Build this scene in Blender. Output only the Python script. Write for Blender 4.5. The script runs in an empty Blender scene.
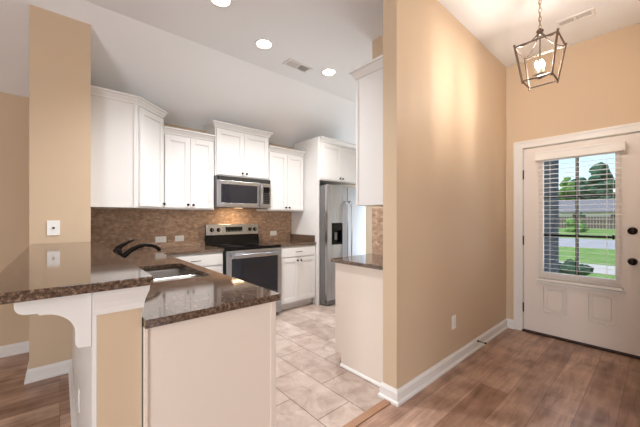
import bpy, bmesh, math, random
from mathutils import Vector, Matrix
random.seed(7)
SC = bpy.context.scene
COL = SC.collection
PI = math.pi

# ------------------------------------------------------------------ camera, sky, sun, area lights, exposure
cam_d = bpy.data.cameras.new('camera')
cam = bpy.data.objects.new('camera', cam_d); COL.objects.link(cam)
cam.location = (0, 0, 1.27)
cam.rotation_euler = (PI/2, 0, -math.atan2(0.658, 0.7535))
cam_d.sensor_width = 36; cam_d.lens = 298/640*36; cam_d.shift_y = 4.5/640
cam_d.clip_start = 0.02; cam_d.clip_end = 500
SC.camera = cam
SC.view_settings.view_transform = 'Standard'
SC.view_settings.look = 'None'
SC.view_settings.gamma = 1.0
SC.view_settings.use_curve_mapping = False
SC.view_settings.exposure = 0.34

w = bpy.data.worlds.new('sky'); SC.world = w; w.use_nodes = True
nt = w.node_tree
sky = nt.nodes.new('ShaderNodeTexSky'); sky.sky_type = 'NISHITA'
sky.sun_disc = False; sky.sun_elevation = math.radians(48); sky.sun_rotation = math.radians(-60)
sky.dust_density = 1.5
bgn = nt.nodes['Background']; bgn.inputs['Strength'].default_value = 0.22
nt.links.new(sky.outputs[0], bgn.inputs['Color'])

def add_light(name, kind, loc, energy, color=(1, 1, 1), direction=None, **kw):
    d = bpy.data.lights.new(name, kind); d.energy = energy; d.color = color
    for k, v in kw.items(): setattr(d, k, v)
    o = bpy.data.objects.new(name, d); COL.objects.link(o); o.location = loc
    if direction is not None:
        o.rotation_euler = Vector(direction).to_track_quat('-Z', 'Y').to_euler()
    return o
add_light('sun', 'SUN', (0, 0, 12), 2.3, (1, 0.95, 0.88), (0.5, -0.42, -0.9), angle=0.02)
FILL_TINT = (0.93, 0.96, 1.0)
for nm, lx in (('fill_living', -1.9), ('fill_lounge', 0.9)):
    add_light(nm, 'AREA', (lx, -4.93, 1.45), 27, FILL_TINT, (0, 1, -0.6), shape='RECTANGLE', size=1.8, size_y=1.7)  # soft fill added behind the camera, set at unseen living room windows
add_light('fill_dining', 'AREA', (-3.43, -1.1, 1.45), 105, FILL_TINT, (1, .2, -0.15), shape='RECTANGLE', size=1.6, size_y=1.6)  # added fill at an unseen window, brightens the door wall and end panels
add_light('daylight_breakfast', 'AREA', (5.68, 2.4, 1.2), 52, (0.76, 0.88, 1.0), (-1, 0, 0.3), shape='RECTANGLE', size=2.05, size_y=2.0)
add_light('daylight_door', 'AREA', (4.02, 0.56, 1.3), 4, (0.85, 0.92, 1.0), (-1, 0, -0.1), shape='RECTANGLE', size=0.55, size_y=1.15)

# ------------------------------------------------------------------ materials
def lin(c):
    return tuple(((v/255)/12.92 if v/255 <= 0.04045 else ((v/255+0.055)/1.055)**2.4) for v in c) + (1,)
MATS = {}
def principled(name, rgb, rough=0.5, metal=0.0, spec=0.5, bump=0, bump_scale=200, emit=None, estr=0, vary=0, vscale=4, coat=0):
    m = bpy.data.materials.new(name); m.use_nodes = True
    n = m.node_tree.nodes; l = m.node_tree.links; b = n['Principled BSDF']
    b.inputs['Base Color'].default_value = lin(rgb)
    b.inputs['Roughness'].default_value = rough; b.inputs['Metallic'].default_value = metal
    b.inputs['Specular IOR Level'].default_value = spec
    if coat: b.inputs['Coat Weight'].default_value = coat; b.inputs['Coat Roughness'].default_value = 0.05
    tc = n.new('ShaderNodeTexCoord')
    if vary:
        ns = n.new('ShaderNodeTexNoise'); ns.inputs['Scale'].default_value = vscale; ns.inputs['Detail'].default_value = 5
        l.new(tc.outputs['Object'], ns.inputs['Vector'])
        mx = n.new('ShaderNodeMix'); mx.data_type = 'RGBA'
        mx.inputs['A'].default_value = lin(tuple(max(0, c*(1-vary)) for c in rgb))
        mx.inputs['B'].default_value = lin(tuple(min(255, c*(1+vary)) for c in rgb))
        l.new(ns.outputs['Fac'], mx.inputs['Factor']); l.new(mx.outputs['Result'], b.inputs['Base Color'])
    if bump:
        nb = n.new('ShaderNodeTexNoise'); nb.inputs['Scale'].default_value = bump_scale; nb.inputs['Detail'].default_value = 3
        l.new(tc.outputs['Object'], nb.inputs['Vector'])
        bp = n.new('ShaderNodeBump'); bp.inputs['Strength'].default_value = bump; bp.inputs['Distance'].default_value = 0.002
        l.new(nb.outputs['Fac'], bp.inputs['Height']); l.new(bp.outputs['Normal'], b.inputs['Normal'])
    if emit:
        b.inputs['Emission Color'].default_value = lin(emit); b.inputs['Emission Strength'].default_value = estr
    MATS[name] = m
    return m
PAINT = principled('beige_paint', (208, 184, 156), 0.6, bump=0.08, bump_scale=260, spec=0.3)
CEIL = principled('ceiling_paint', (238, 237, 237), 0.85, spec=0.15, bump=0.05, bump_scale=300)
TRIM = principled('white_trim', (232, 228, 224), 0.35, spec=0.4)
CAB = principled('cabinet_white', (222, 219, 216), 0.32, spec=0.4)
CREAM = principled('cabinet_panel_cream', (230, 216, 203), 0.4, spec=0.4)
DOORW = principled('door_white', (232, 222, 214), 0.4, spec=0.4)
BLACK = principled('black_metal', (28, 25, 24), 0.35, metal=0.6)
BRONZE = principled('oil_rubbed_bronze', (38, 30, 27), 0.3, metal=0.8)
DARKWOOD = principled('bronze_threshold', (58, 36, 28), 0.45, metal=0.3)
BGLASS = principled('black_glass', (10, 11, 14), 0.1, spec=0.22)
OVENGLASS = principled('oven_glass', (22, 27, 38), 0.1, spec=0.6)
BPLASTIC = principled('black_plastic', (16, 16, 17), 0.35, spec=0.3)
FRIDGESIDE = principled('fridge_side_grey', (120, 118, 116), 0.45, metal=0.4)
PLATE = principled('white_plastic', (240, 238, 234), 0.35)
SLOT = principled('socket_slot', (70, 66, 62), 0.5)
SLATW = principled('blind_white', (240, 236, 230), 0.45)
NICKEL = principled('brushed_nickel', (172, 160, 146), 0.28, metal=1.0)
LANTERN = principled('lantern_bronze', (112, 98, 88), 0.35, metal=0.85)
BRASS = principled('aged_brass', (170, 138, 88), 0.3, metal=1.0)
CANDLE = principled('candle_sleeve', (245, 240, 228), 0.5)
BULB = principled('bulb_glow', (255, 240, 215), 0.4, emit=(255, 249, 241), estr=900)
LENS = principled('downlight_lens', (255, 250, 240), 0.4, emit=(255, 244, 226), estr=14)
LAMPLENS = principled('lamp_lens', (255, 236, 205), 0.4, emit=(255, 214, 160), estr=2)
BURNER = principled('burner_mark', (38, 38, 40), 0.2, spec=0.25)
GAPG = principled('register_gap', (186, 184, 182), 0.6)
DISP = principled('display_glass', (20, 23, 24), 0.15, spec=0.2)
DIGIT = principled('display_digits', (110, 140, 130), 0.4, emit=(110, 150, 140), estr=0.12)
RUBBER = principled('rubber_tip', (190, 186, 180), 0.6)
CONC = principled('concrete', (196, 192, 186), 0.85, vary=0.06, vscale=3)
ROADM = principled('asphalt', (168, 168, 172), 0.9, vary=0.06, vscale=2)
ROOFM = principled('roof_shingle', (120, 120, 126), 0.9, vary=0.12, vscale=6)
HOUSEM = principled('house_siding', (208, 205, 200), 0.8)
FENCEM = principled('fence_wood', (92, 82, 76), 0.85, vary=0.15, vscale=5)
BARK = principled('bark', (92, 74, 60), 0.9, vary=0.2, vscale=12)
WINDARK = principled('window_dark', (50, 58, 66), 0.15)
MULCH = principled('mulch', (96, 72, 58), 0.95, vary=0.2, vscale=20)

def steel():
    m = principled('stainless_steel', (176, 177, 181), 0.28, metal=1.0)
    n = m.node_tree.nodes; l = m.node_tree.links; b = n['Principled BSDF']
    tc = n.new('ShaderNodeTexCoord'); mp = n.new('ShaderNodeMapping')
    mp.inputs['Scale'].default_value = (40, 40, 1)
    ns = n.new('ShaderNodeTexNoise'); ns.inputs['Scale'].default_value = 1.0; ns.inputs['Detail'].default_value = 2
    mr = n.new('ShaderNodeMapRange'); mr.inputs['To Min'].default_value = 0.26; mr.inputs['To Max'].default_value = 0.30
    l.new(tc.outputs['Object'], mp.inputs['Vector']); l.new(mp.outputs[0], ns.inputs['Vector'])
    l.new(ns.outputs['Fac'], mr.inputs['Value']); l.new(mr.outputs[0], b.inputs['Roughness'])
    return m
STEEL = steel()

SINKSTEEL = principled('satin_sink_steel', (206, 204, 200), 0.38, metal=0.9)
def granite():
    m = principled('brown_granite', (70, 48, 38), 0.07, spec=0.95)
    n = m.node_tree.nodes; l = m.node_tree.links; b = n['Principled BSDF']
    tc = n.new('ShaderNodeTexCoord')
    ns = n.new('ShaderNodeTexNoise'); ns.inputs['Scale'].default_value = 85; ns.inputs['Detail'].default_value = 6; ns.inputs['Roughness'].default_value = 0.7
    vo = n.new('ShaderNodeTexVoronoi'); vo.inputs['Scale'].default_value = 110
    l.new(tc.outputs['Object'], ns.inputs['Vector']); l.new(tc.outputs['Object'], vo.inputs['Vector'])
    cr = n.new('ShaderNodeValToRGB'); e = cr.color_ramp.elements
    e[0].position = 0.36; e[0].color = lin((24, 18, 15)); e[1].position = 0.68; e[1].color = lin((172, 148, 130))
    k = e.new(0.46); k.color = lin((66, 52, 43)); k = e.new(0.55); k.color = lin((108, 86, 70))
    l.new(ns.outputs['Fac'], cr.inputs['Fac'])
    mx = n.new('ShaderNodeMix'); mx.data_type = 'RGBA'; mx.inputs['Factor'].default_value = 0.3
    c2 = n.new('ShaderNodeValToRGB'); c2.color_ramp.elements[0].color = lin((28, 22, 18)); c2.color_ramp.elements[1].color = lin((132, 108, 90))
    l.new(vo.outputs['Color'], c2.inputs['Fac'])
    l.new(cr.outputs[0], mx.inputs['A']); l.new(c2.outputs[0], mx.inputs['B']); l.new(mx.outputs['Result'], b.inputs['Base Color'])
    return m
GRANITE = granite()

def plane_vec(n, l, axes):
    tc = n.new('ShaderNodeTexCoord'); sp = n.new('ShaderNodeSeparateXYZ'); cb = n.new('ShaderNodeCombineXYZ')
    l.new(tc.outputs['Object'], sp.inputs[0])
    l.new(sp.outputs[axes[0]], cb.inputs[0]); l.new(sp.outputs[axes[1]], cb.inputs[1])
    return cb.outputs[0]

def mosaic(name, axes):
    m = principled(name, (150, 116, 92), 0.5, spec=0.4)
    n = m.node_tree.nodes; l = m.node_tree.links; b = n['Principled BSDF']
    v = plane_vec(n, l, axes)
    br = n.new('ShaderNodeTexBrick'); br.inputs['Scale'].default_value = 1
    br.inputs['Brick Width'].default_value = 0.046; br.inputs['Row Height'].default_value = 0.0205
    br.inputs['Mortar Size'].default_value = 0.0016; br.inputs['Bias'].default_value = 0.0
    br.inputs['Color1'].default_value = lin((160, 134, 114)); br.inputs['Color2'].default_value = lin((194, 169, 147)); br.inputs['Mortar'].default_value = lin((160, 140, 122))
    l.new(v, br.inputs['Vector'])
    ns = n.new('ShaderNodeTexNoise'); ns.inputs['Scale'].default_value = 26; ns.inputs['Detail'].default_value = 6
    l.new(v, ns.inputs['Vector'])
    cr = n.new('ShaderNodeValToRGB'); cr.color_ramp.elements[0].position = 0.3; cr.color_ramp.elements[0].color = (0.72, 0.64, 0.58, 1)
    cr.color_ramp.elements[1].position = 0.7; cr.color_ramp.elements[1].color = (1.2, 1.12, 1.05, 1)
    l.new(ns.outputs['Fac'], cr.inputs['Fac'])
    mx = n.new('ShaderNodeMix'); mx.data_type = 'RGBA'; mx.blend_type = 'MULTIPLY'; mx.inputs['Factor'].default_value = 1
    l.new(br.outputs['Color'], mx.inputs['A']); l.new(cr.outputs[0], mx.inputs['B']); l.new(mx.outputs['Result'], b.inputs['Base Color'])
    bp = n.new('ShaderNodeBump'); bp.inputs['Strength'].default_value = 0.5; bp.inputs['Distance'].default_value = 0.003; bp.invert = True
    l.new(br.outputs['Fac'], bp.inputs['Height']); l.new(bp.outputs['Normal'], b.inputs['Normal'])
    return m
MOSAIC_XZ = mosaic('travertine_mosaic_front', ('X', 'Z'))
MOSAIC_YZ = mosaic('travertine_mosaic_side', ('Y', 'Z'))

def floor_tile():
    m = principled('travertine_floor_tile', (196, 176, 164), 0.3, spec=0.4)
    n = m.node_tree.nodes; l = m.node_tree.links; b = n['Principled BSDF']
    v = plane_vec(n, l, ('Y', 'X'))
    mp = n.new('ShaderNodeMapping'); mp.inputs['Location'].default_value = (-0.26, -1.22+0.29*5, 0); l.new(v, mp.inputs['Vector'])
    br = n.new('ShaderNodeTexBrick'); br.inputs['Scale'].default_value = 1
    br.inputs['Brick Width'].default_value = 0.58; br.inputs['Row Height'].default_value = 0.29
    br.inputs['Mortar Size'].default_value = 0.0032; br.inputs['Mortar Smooth'].default_value = 0.2
    br.inputs['Color1'].default_value = lin((178, 160, 149)); br.inputs['Color2'].default_value = lin((204, 188, 178)); br.inputs['Mortar'].default_value = lin((120, 100, 88))
    l.new(mp.outputs[0], br.inputs['Vector'])
    ns = n.new('ShaderNodeTexNoise'); ns.inputs['Scale'].default_value = 7; ns.inputs['Detail'].default_value = 8; ns.inputs['Roughness'].default_value = 0.65; ns.inputs['Distortion'].default_value = 0.6
    l.new(v, ns.inputs['Vector'])
    cr = n.new('ShaderNodeValToRGB'); cr.color_ramp.elements[0].position = 0.32; cr.color_ramp.elements[0].color = (0.66, 0.59, 0.54, 1)
    cr.color_ramp.elements[1].position = 0.66; cr.color_ramp.elements[1].color = (1.06, 1.05, 1.04, 1)
    l.new(ns.outputs['Fac'], cr.inputs['Fac'])
    mx = n.new('ShaderNodeMix'); mx.data_type = 'RGBA'; mx.blend_type = 'MULTIPLY'; mx.inputs['Factor'].default_value = 1
    l.new(br.outputs['Color'], mx.inputs['A']); l.new(cr.outputs[0], mx.inputs['B']); l.new(mx.outputs['Result'], b.inputs['Base Color'])
    bp = n.new('ShaderNodeBump'); bp.inputs['Strength'].default_value = 0.3; bp.inputs['Distance'].default_value = 0.002; bp.invert = True
    l.new(br.outputs['Fac'], bp.inputs['Height']); l.new(bp.outputs['Normal'], b.inputs['Normal'])
    return m
TILE = floor_tile()

def planks(name, c1, c2, c3):
    m = principled(name, c2, 0.32, spec=0.45)
    n = m.node_tree.nodes; l = m.node_tree.links; b = n['Principled BSDF']
    v = plane_vec(n, l, ('X', 'Y'))
    br = n.new('ShaderNodeTexBrick'); br.inputs['Scale'].default_value = 1; br.offset = 0.37; br.offset_frequency = 3
    br.inputs['Brick Width'].default_value = 1.22; br.inputs['Row Height'].default_value = 0.182
    br.inputs['Mortar Size'].default_value = 0.0012
    br.inputs['Color1'].default_value = lin(c1); br.inputs['Color2'].default_value = lin(c3); br.inputs['Mortar'].default_value = lin(tuple(c*0.72 for c in c1))
    l.new(v, br.inputs['Vector'])
    mp = n.new('ShaderNodeMapping'); mp.inputs['Scale'].default_value = (1.6, 13, 1); l.new(v, mp.inputs['Vector'])
    ns = n.new('ShaderNodeTexNoise'); ns.inputs['Scale'].default_value = 1.7; ns.inputs['Detail'].default_value = 8; ns.inputs['Roughness'].default_value = 0.62; ns.inputs['Distortion'].default_value = 0.7
    l.new(mp.outputs[0], ns.inputs['Vector'])
    n2 = n.new('ShaderNodeTexNoise'); n2.inputs['Scale'].default_value = 4.5; n2.inputs['Detail'].default_value = 4
    l.new(v, n2.inputs['Vector'])
    cr = n.new('ShaderNodeValToRGB'); cr.color_ramp.elements[0].position = 0.36; cr.color_ramp.elements[0].color = (0.58, 0.5, 0.45, 1)
    cr.color_ramp.elements[1].position = 0.64; cr.color_ramp.elements[1].color = (1.5, 1.52, 1.56, 1)
    ad = n.new('ShaderNodeMath'); ad.operation = 'ADD'; l.new(ns.outputs['Fac'], ad.inputs[0]); l.new(n2.outputs['Fac'], ad.inputs[1])
    hf = n.new('ShaderNodeMath'); hf.operation = 'MULTIPLY'; hf.inputs[1].default_value = 0.5; l.new(ad.outputs[0], hf.inputs[0])
    l.new(hf.outputs[0], cr.inputs['Fac'])
    mx = n.new('ShaderNodeMix'); mx.data_type = 'RGBA'; mx.blend_type = 'MULTIPLY'; mx.inputs['Factor'].default_value = 1
    l.new(br.outputs['Color'], mx.inputs['A']); l.new(cr.outputs[0], mx.inputs['B']); l.new(mx.outputs['Result'], b.inputs['Base Color'])
    bp = n.new('ShaderNodeBump'); bp.inputs['Strength'].default_value = 0.2; bp.inputs['Distance'].default_value = 0.001
    l.new(ns.outputs['Fac'], bp.inputs['Height']); l.new(bp.outputs['Normal'], b.inputs['Normal'])
    return m
WOOD = planks('warm_plank_floor', (146, 114, 95), (160, 130, 112), (190, 160, 141))
WOODSTRIP = principled('oak_transition', (158, 118, 90), 0.4, vary=0.12, vscale=9)

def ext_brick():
    m = principled('brick_with_blue_shade_tint', (86, 92, 106), 0.85)  # the blue grey of the porch shade is put into the brick colours
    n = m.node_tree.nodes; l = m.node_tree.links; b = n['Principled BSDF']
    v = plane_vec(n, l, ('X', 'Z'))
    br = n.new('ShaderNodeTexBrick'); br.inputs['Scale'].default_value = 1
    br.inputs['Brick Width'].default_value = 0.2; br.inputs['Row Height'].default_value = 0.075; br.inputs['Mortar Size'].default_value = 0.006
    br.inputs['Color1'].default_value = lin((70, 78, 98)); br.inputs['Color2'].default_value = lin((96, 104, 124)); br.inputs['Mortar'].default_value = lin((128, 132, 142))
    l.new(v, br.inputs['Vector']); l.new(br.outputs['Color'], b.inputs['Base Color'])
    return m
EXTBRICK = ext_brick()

def leafy(name, a, c):
    m = principled(name, a, 0.8, spec=0.2)
    n = m.node_tree.nodes; l = m.node_tree.links; b = n['Principled BSDF']
    tc = n.new('ShaderNodeTexCoord'); ns = n.new('ShaderNodeTexNoise'); ns.inputs['Scale'].default_value = 3.5; ns.inputs['Detail'].default_value = 8
    l.new(tc.outputs['Object'], ns.inputs['Vector'])
    mx = n.new('ShaderNodeMix'); mx.data_type = 'RGBA'; mx.inputs['A'].default_value = lin(a); mx.inputs['B'].default_value = lin(c)
    mr = n.new('ShaderNodeMapRange'); mr.inputs['From Min'].default_value = 0.35; mr.inputs['From Max'].default_value = 0.65
    l.new(ns.outputs['Fac'], mr.inputs['Value']); l.new(mr.outputs[0], mx.inputs['Factor']); l.new(mx.outputs['Result'], b.inputs['Base Color'])
    return m
LEAF_D = leafy('leaves_deep_green', (34, 62, 50), (74, 112, 86))
LEAF_L = leafy('leaves_pale_green', (76, 116, 56), (120, 158, 88))
GRASS = leafy('lawn_grass', (104, 140, 66), (132, 164, 90))

def glass():
    m = bpy.data.materials.new('window_glass'); m.use_nodes = True
    n = m.node_tree.nodes; l = m.node_tree.links; n.remove(n['Principled BSDF'])
    tr = n.new('ShaderNodeBsdfTransparent'); tr.inputs[0].default_value = (0.96, 0.98, 0.98, 1)
    gl = n.new('ShaderNodeBsdfGlossy'); gl.inputs['Roughness'].default_value = 0.02
    fr = n.new('ShaderNodeFresnel'); fr.inputs['IOR'].default_value = 1.45
    mx = n.new('ShaderNodeMixShader'); l.new(fr.outputs[0], mx.inputs[0]); l.new(tr.outputs[0], mx.inputs[1]); l.new(gl.outputs[0], mx.inputs[2])
    l.new(mx.outputs[0], n['Material Output'].inputs['Surface'])
    return m
GLASS = glass()

# ------------------------------------------------------------------ mesh helpers
ORG = {}
class Frame:
    """u along a front, w out of it, z up."""
    def __init__(s, ox=0, oy=0, ud=(1, 0), wd=(0, 1)):
        s.o = Vector((ox, oy, 0)); s.u = Vector((ud[0], ud[1], 0)).normalized(); s.w = Vector((wd[0], wd[1], 0)).normalized()
    def __call__(s, u, w, z): return s.o + s.u*u + s.w*w + Vector((0, 0, z))
WORLD = Frame()
class MB:
    def __init__(s, fr=WORLD): s.bm = bmesh.new(); s.fr = fr; s.smooth = set()
    def hexa(s, pts):
        v = [s.bm.verts.new(p) for p in pts]
        for f in ((0, 3, 2, 1), (4, 5, 6, 7), (0, 1, 5, 4), (1, 2, 6, 5), (2, 3, 7, 6), (3, 0, 4, 7)):
            s.bm.faces.new([v[i] for i in f])
        return s
    def box(s, u0, u1, w0, w1, z0, z1, bev=0):
        f = s.fr
        if not bev:
            return s.hexa([f(u0, w0, z0), f(u1, w0, z0), f(u1, w1, z0), f(u0, w1, z0), f(u0, w0, z1), f(u1, w0, z1), f(u1, w1, z1), f(u0, w1, z1)])
        t = bmesh.new(); q = MB(f); q.bm = t
        q.box(u0, u1, w0, w1, z0, z1)
        bmesh.ops.recalc_face_normals(t, faces=t.faces[:])
        bmesh.ops.bevel(t, geom=t.edges[:], offset=bev, segments=2, affect='EDGES', profile=0.6)
        return s.take(t)
    def take(s, t):
        mp = {v: s.bm.verts.new(v.co) for v in t.verts}
        for f in t.faces:
            nf = s.bm.faces.new([mp[v] for v in f.verts]); nf.smooth = f.smooth
        t.free(); return s
    def prism(s, poly, z0, z1, bev=0):
        f = s.fr; t = bmesh.new()
        a = [t.verts.new(f(p[0], p[1], z0)) for p in poly]; b = [t.verts.new(f(p[0], p[1], z1)) for p in poly]
        t.faces.new(a); t.faces.new(b); n = len(poly)
        for i in range(n): t.faces.new([a[i], a[(i+1) % n], b[(i+1) % n], b[i]])
        bmesh.ops.recalc_face_normals(t, faces=t.faces[:])
        if bev:
            es = [e for e in t.edges if abs(e.verts[0].co.z-e.verts[1].co.z) < 1e-6]
            bmesh.ops.bevel(t, geom=es, offset=bev, segments=3, affect='EDGES', profile=0.6)
        return s.take(t)
    def slab(s, poly_uz, w0, w1, bev=0):
        """outline in the u-z plane, extruded along w"""
        f = s.fr; t = bmesh.new(); n = len(poly_uz)
        a = [t.verts.new(f(p[0], w0, p[1])) for p in poly_uz]; b = [t.verts.new(f(p[0], w1, p[1])) for p in poly_uz]
        t.faces.new(a); t.faces.new(b)
        for i in range(n): t.faces.new([a[i], a[(i+1) % n], b[(i+1) % n], b[i]])
        bmesh.ops.recalc_face_normals(t, faces=t.faces[:])
        return s.take(t)
    def tube(s, pts, r, seg=10, caps=True):
        f = s.fr; P = [f(*p) for p in pts]; rs = r if isinstance(r, (list, tuple)) else [r]*len(P)
        rings = []; prev = None
        for i, p in enumerate(P):
            d = (P[min(i+1, len(P)-1)]-P[max(i-1, 0)]).normalized()
            if prev is None:
                a = d.orthogonal().normalized()
            else:
                a = (prev-d*prev.dot(d)); a = a.normalized() if a.length > 1e-6 else d.orthogonal().normalized()
            prev = a; b = d.cross(a)
            rings.append([s.bm.verts.new(p+(a*math.cos(2*PI*k/seg+PI/seg)+b*math.sin(2*PI*k/seg+PI/seg))*rs[i]) for k in range(seg)])
        for i in range(len(rings)-1):
            for k in range(seg):
                fc = s.bm.faces.new([rings[i][k], rings[i][(k+1) % seg], rings[i+1][(k+1) % seg], rings[i+1][k]]); fc.smooth = seg > 5
        if caps:
            s.bm.faces.new(rings[0][::-1]); s.bm.faces.new(rings[-1])
        return s
    def lathe(s, prof, c, axis='z', seg=20):
        """prof: (radius, height) pairs along the axis from point c (u, w, z)"""
        f = s.fr; C = f(*c)
        ax = {'z': Vector((0, 0, 1)), '-z': Vector((0, 0, -1)), 'w': f.w, 'u': f.u, '-u': -f.u}[axis] if isinstance(axis, str) else Vector(axis).normalized()
        a = ax.orthogonal().normalized(); b = ax.cross(a); rings = []
        for r, h in prof:
            rings.append([s.bm.verts.new(C+ax*h+(a*math.cos(2*PI*k/seg)+b*math.sin(2*PI*k/seg))*max(r, 1e-5)) for k in range(seg)])
        for i in range(len(rings)-1):
            for k in range(seg):
                fc = s.bm.faces.new([rings[i][k], rings[i][(k+1) % seg], rings[i+1][(k+1) % seg], rings[i+1][k]]); fc.smooth = True
        s.bm.faces.new(rings[0][::-1]); s.bm.faces.new(rings[-1])
        return s
    def sweep(s, path, prof, closed=False, z=0.0):
        """profile (out, height) mitred along a 2-D path; out is to the right of travel"""
        f = s.fr; n = len(path); P = [Vector(p) for p in path]; rings = []
        for i in range(n):
            ds = []
            if closed or i > 0: ds.append((P[i]-P[i-1]).normalized())
            if closed or i < n-1: ds.append((P[(i+1) % n]-P[i]).normalized())
            ns = [Vector((d.y, -d.x)) for d in ds]
            m = ns[0] if len(ns) == 1 else (ns[0]+ns[1])/(1+ns[0].dot(ns[1]))
            rings.append([s.bm.verts.new(f(P[i].x+m.x*o, P[i].y+m.y*o, z+h)) for o, h in prof])
        k = len(prof)
        for i in range(n if closed else n-1):
            A, B = rings[i], rings[(i+1) % n]
            for j in range(k): s.bm.faces.new([A[j], A[(j+1) % k], B[(j+1) % k], B[j]])
        if not closed:
            s.bm.faces.new(rings[0][::-1]); s.bm.faces.new(rings[-1])
        return s
    def sphere(s, c, r, sub=2, sq=(1, 1, 1)):
        t = bmesh.new(); bmesh.ops.create_icosphere(t, subdivisions=sub, radius=1)
        C = s.fr(*c)
        for v in t.verts: v.co = C+Vector((v.co.x*r*sq[0], v.co.y*r*sq[1], v.co.z*r*sq[2]))
        for fc in t.faces: fc.smooth = True
        return s.take(t)
    def build(s, name, mat, parent=None, label=None, bev=0):
        bmesh.ops.recalc_face_normals(s.bm, faces=s.bm.faces[:])
        if parent is None:
            vs = [v.co for v in s.bm.verts]
            o = Vector(((min(v.x for v in vs)+max(v.x for v in vs))/2, (min(v.y for v in vs)+max(v.y for v in vs))/2, min(v.z for v in vs)))
            if mat in (TILE, WOOD, PAINT, CEIL, MOSAIC_XZ, MOSAIC_YZ, EXTBRICK, GRASS, ROADM): o = Vector((0, 0, 0))
        else: o = ORG[parent]
        for v in s.bm.verts: v.co -= o
        me = bpy.data.meshes.new(name); s.bm.to_mesh(me); s.bm.free()
        me.materials.append(mat)
        ob = bpy.data.objects.new(name, me); COL.objects.link(ob)
        ORG[ob] = o
        if parent is None: ob.location = o
        else: ob.parent = parent
        if bev:
            md = ob.modifiers.new('bevel', 'BEVEL'); md.width = bev; md.segments = 2; md.limit_method = 'ANGLE'; md.angle_limit = math.radians(50)
        if label: ob['label'] = label
        return ob
def tag(o, label, cat, group=None, kind=None):
    o['label'] = label; o['category'] = cat
    if group: o['group'] = group
    if kind: o['kind'] = kind
    return o
def thing(name, label, cat, loc, group=None, kind=None):
    o = bpy.data.objects.new(name, None); COL.objects.link(o); o.location = loc; o.empty_display_size = 0.05
    ORG[o] = Vector(loc)
    return tag(o, label, cat, group, kind)
def dup(root, loc, label=None):
    r = root.copy(); COL.objects.link(r); r.location = loc
    if label: r['label'] = label
    for ch in list(root.children):
        c = ch.copy(); COL.objects.link(c); c.parent = r
        for g in ch.children:
            d = g.copy(); COL.objects.link(d); d.parent = c
    return r
def struct(o, label, cat='wall'): return tag(o, label, cat, kind='structure')

# ------------------------------------------------------------------ room shell
HC = 3.03
YR = 3.97            # range wall
XW, XE = -3.5, 5.75  # outer walls
YS = -5.0
YE = 1.19            # entry face of the partition
YK = 1.305           # kitchen face of the partition
XP = 1.735           # free end of the partition
XD = 3.93            # front door wall

m = MB(); m.box(XW-.1, XE+.1, YK-.03, YR+.1, -.12, 0)
m = MB(); m.prism([(0.21, 1.27), (XE, 1.27), (XE, YR), (0.21, YR)], -.1, 0.0)
struct(m.build('floor_tile', TILE), 'beige travertine tile floor of the kitchen', 'floor')
m = MB(); m.prism([(XW, YS), (2.5, YS), (2.5, -.1), (XD+.1, -.1), (XD+.1, 1.22), (0.16, 1.22), (0.16, YR), (XW, YR)], -.1, 0.0)
struct(m.build('floor_wood', WOOD), 'brown wood plank floor of the entry and dining side', 'floor')
m = MB(); m.box(.21, XP+.9, 1.218, 1.272, -.02, .008, bev=.003)
struct(m.build('trim_threshold', WOODSTRIP), 'wooden transition strip between the tile and plank floors', 'trim')

def slope_z(y): return HC if y <= 3.07 else HC-(y-3.07)*(HC-2.42)/(YR-3.07)
m = MB(Frame(0, 0, (0, 1), (1, 0)))
m.slab([(YS-.1, HC), (3.07, HC), (YR+.1, slope_z(YR+.1)), (YR+.1, slope_z(YR+.1)+.15), (3.1, HC+.15), (YS-.1, HC+.15)], XW-.1, XE+.1)
struct(m.build('ceiling', CEIL), 'smooth white ceiling that slopes down to the range wall', 'ceiling')

m = MB(); m.box(XW-.1, XE+.1, YR, YR+.1, -.1, 2.5)
struct(m.build('wall_range', PAINT), 'beige wall behind the range and the dining corner')
m = MB(); m.box(-.178, .2, 3.22, YR-.001, 0, 3.03)
struct(m.build('wall_column', PAINT), 'tall beige wall end rising from the raised bar top')
m = MB(); m.box(XP, XD-.001, YE, YK, 0, HC-.001)
struct(m.build('wall_partition', PAINT), 'long beige wall between the entry and the kitchen')
m = MB(); m.box(2.34, 3.5, YK+.001, 1.89, 0, HC-.001)
struct(m.build('wall_pantry', PAINT), 'beige pantry wall at the end of the small counter')
# door wall with the door opening
DY0, DY1, DZ = 0.103, 1.017, 2.045
m = MB()
m.box(XD, XD+.14, -.1, DY0-.02, 0, HC-.001); m.box(XD, XD+.14, DY1+.02, YE-.001, 0, HC-.001); m.box(XD, XD+.14, DY0-.02, DY1+.02, DZ+.015, HC-.001)
struct(m.build('wall_door', PAINT), 'beige end wall of the entry around the front door')
m = MB(); m.box(1.95, XD-.001, -.2, -.1, 0, HC-.001)
struct(m.build('wall_hall', PAINT), 'beige wall along the other side of the entry')
m = MB(); m.box(2.5, 2.6, YS, -.201, 0, HC-.001)
struct(m.build('wall_lounge', PAINT), 'beige side wall of the living room behind')
def holed_wall(name, fr, L, holes, label):
    m = MB(fr); u = 0
    for a, b, z0, z1 in holes:
        m.box(u, a, 0, .1, 0, HC-.001); m.box(a, b, 0, .1, 0, z0); m.box(a, b, 0, .1, z1, HC-.001); u = b
    m.box(u, L, 0, .1, 0, HC-.001)
    return struct(m.build(name, PAINT), label)
FS = Frame(XW, YS, (1, 0), (0, -1))
FW = Frame(XW, YS, (0, 1), (-1, 0))
FE = Frame(XE, 1.06, (0, 1), (1, 0))
FN = Frame(XE, 1.205, (-1, 0), (0, -1))
WINS = [(FS, .65, 2.55, .55, 2.35), (FS, 3.45, 5.35, .55, 2.35), (FW, 3.05, 4.75, .6, 2.3), (FE, .27, 2.4, .12, 2.2)]  # first three are unseen windows, added to give the fill lamps a source
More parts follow.
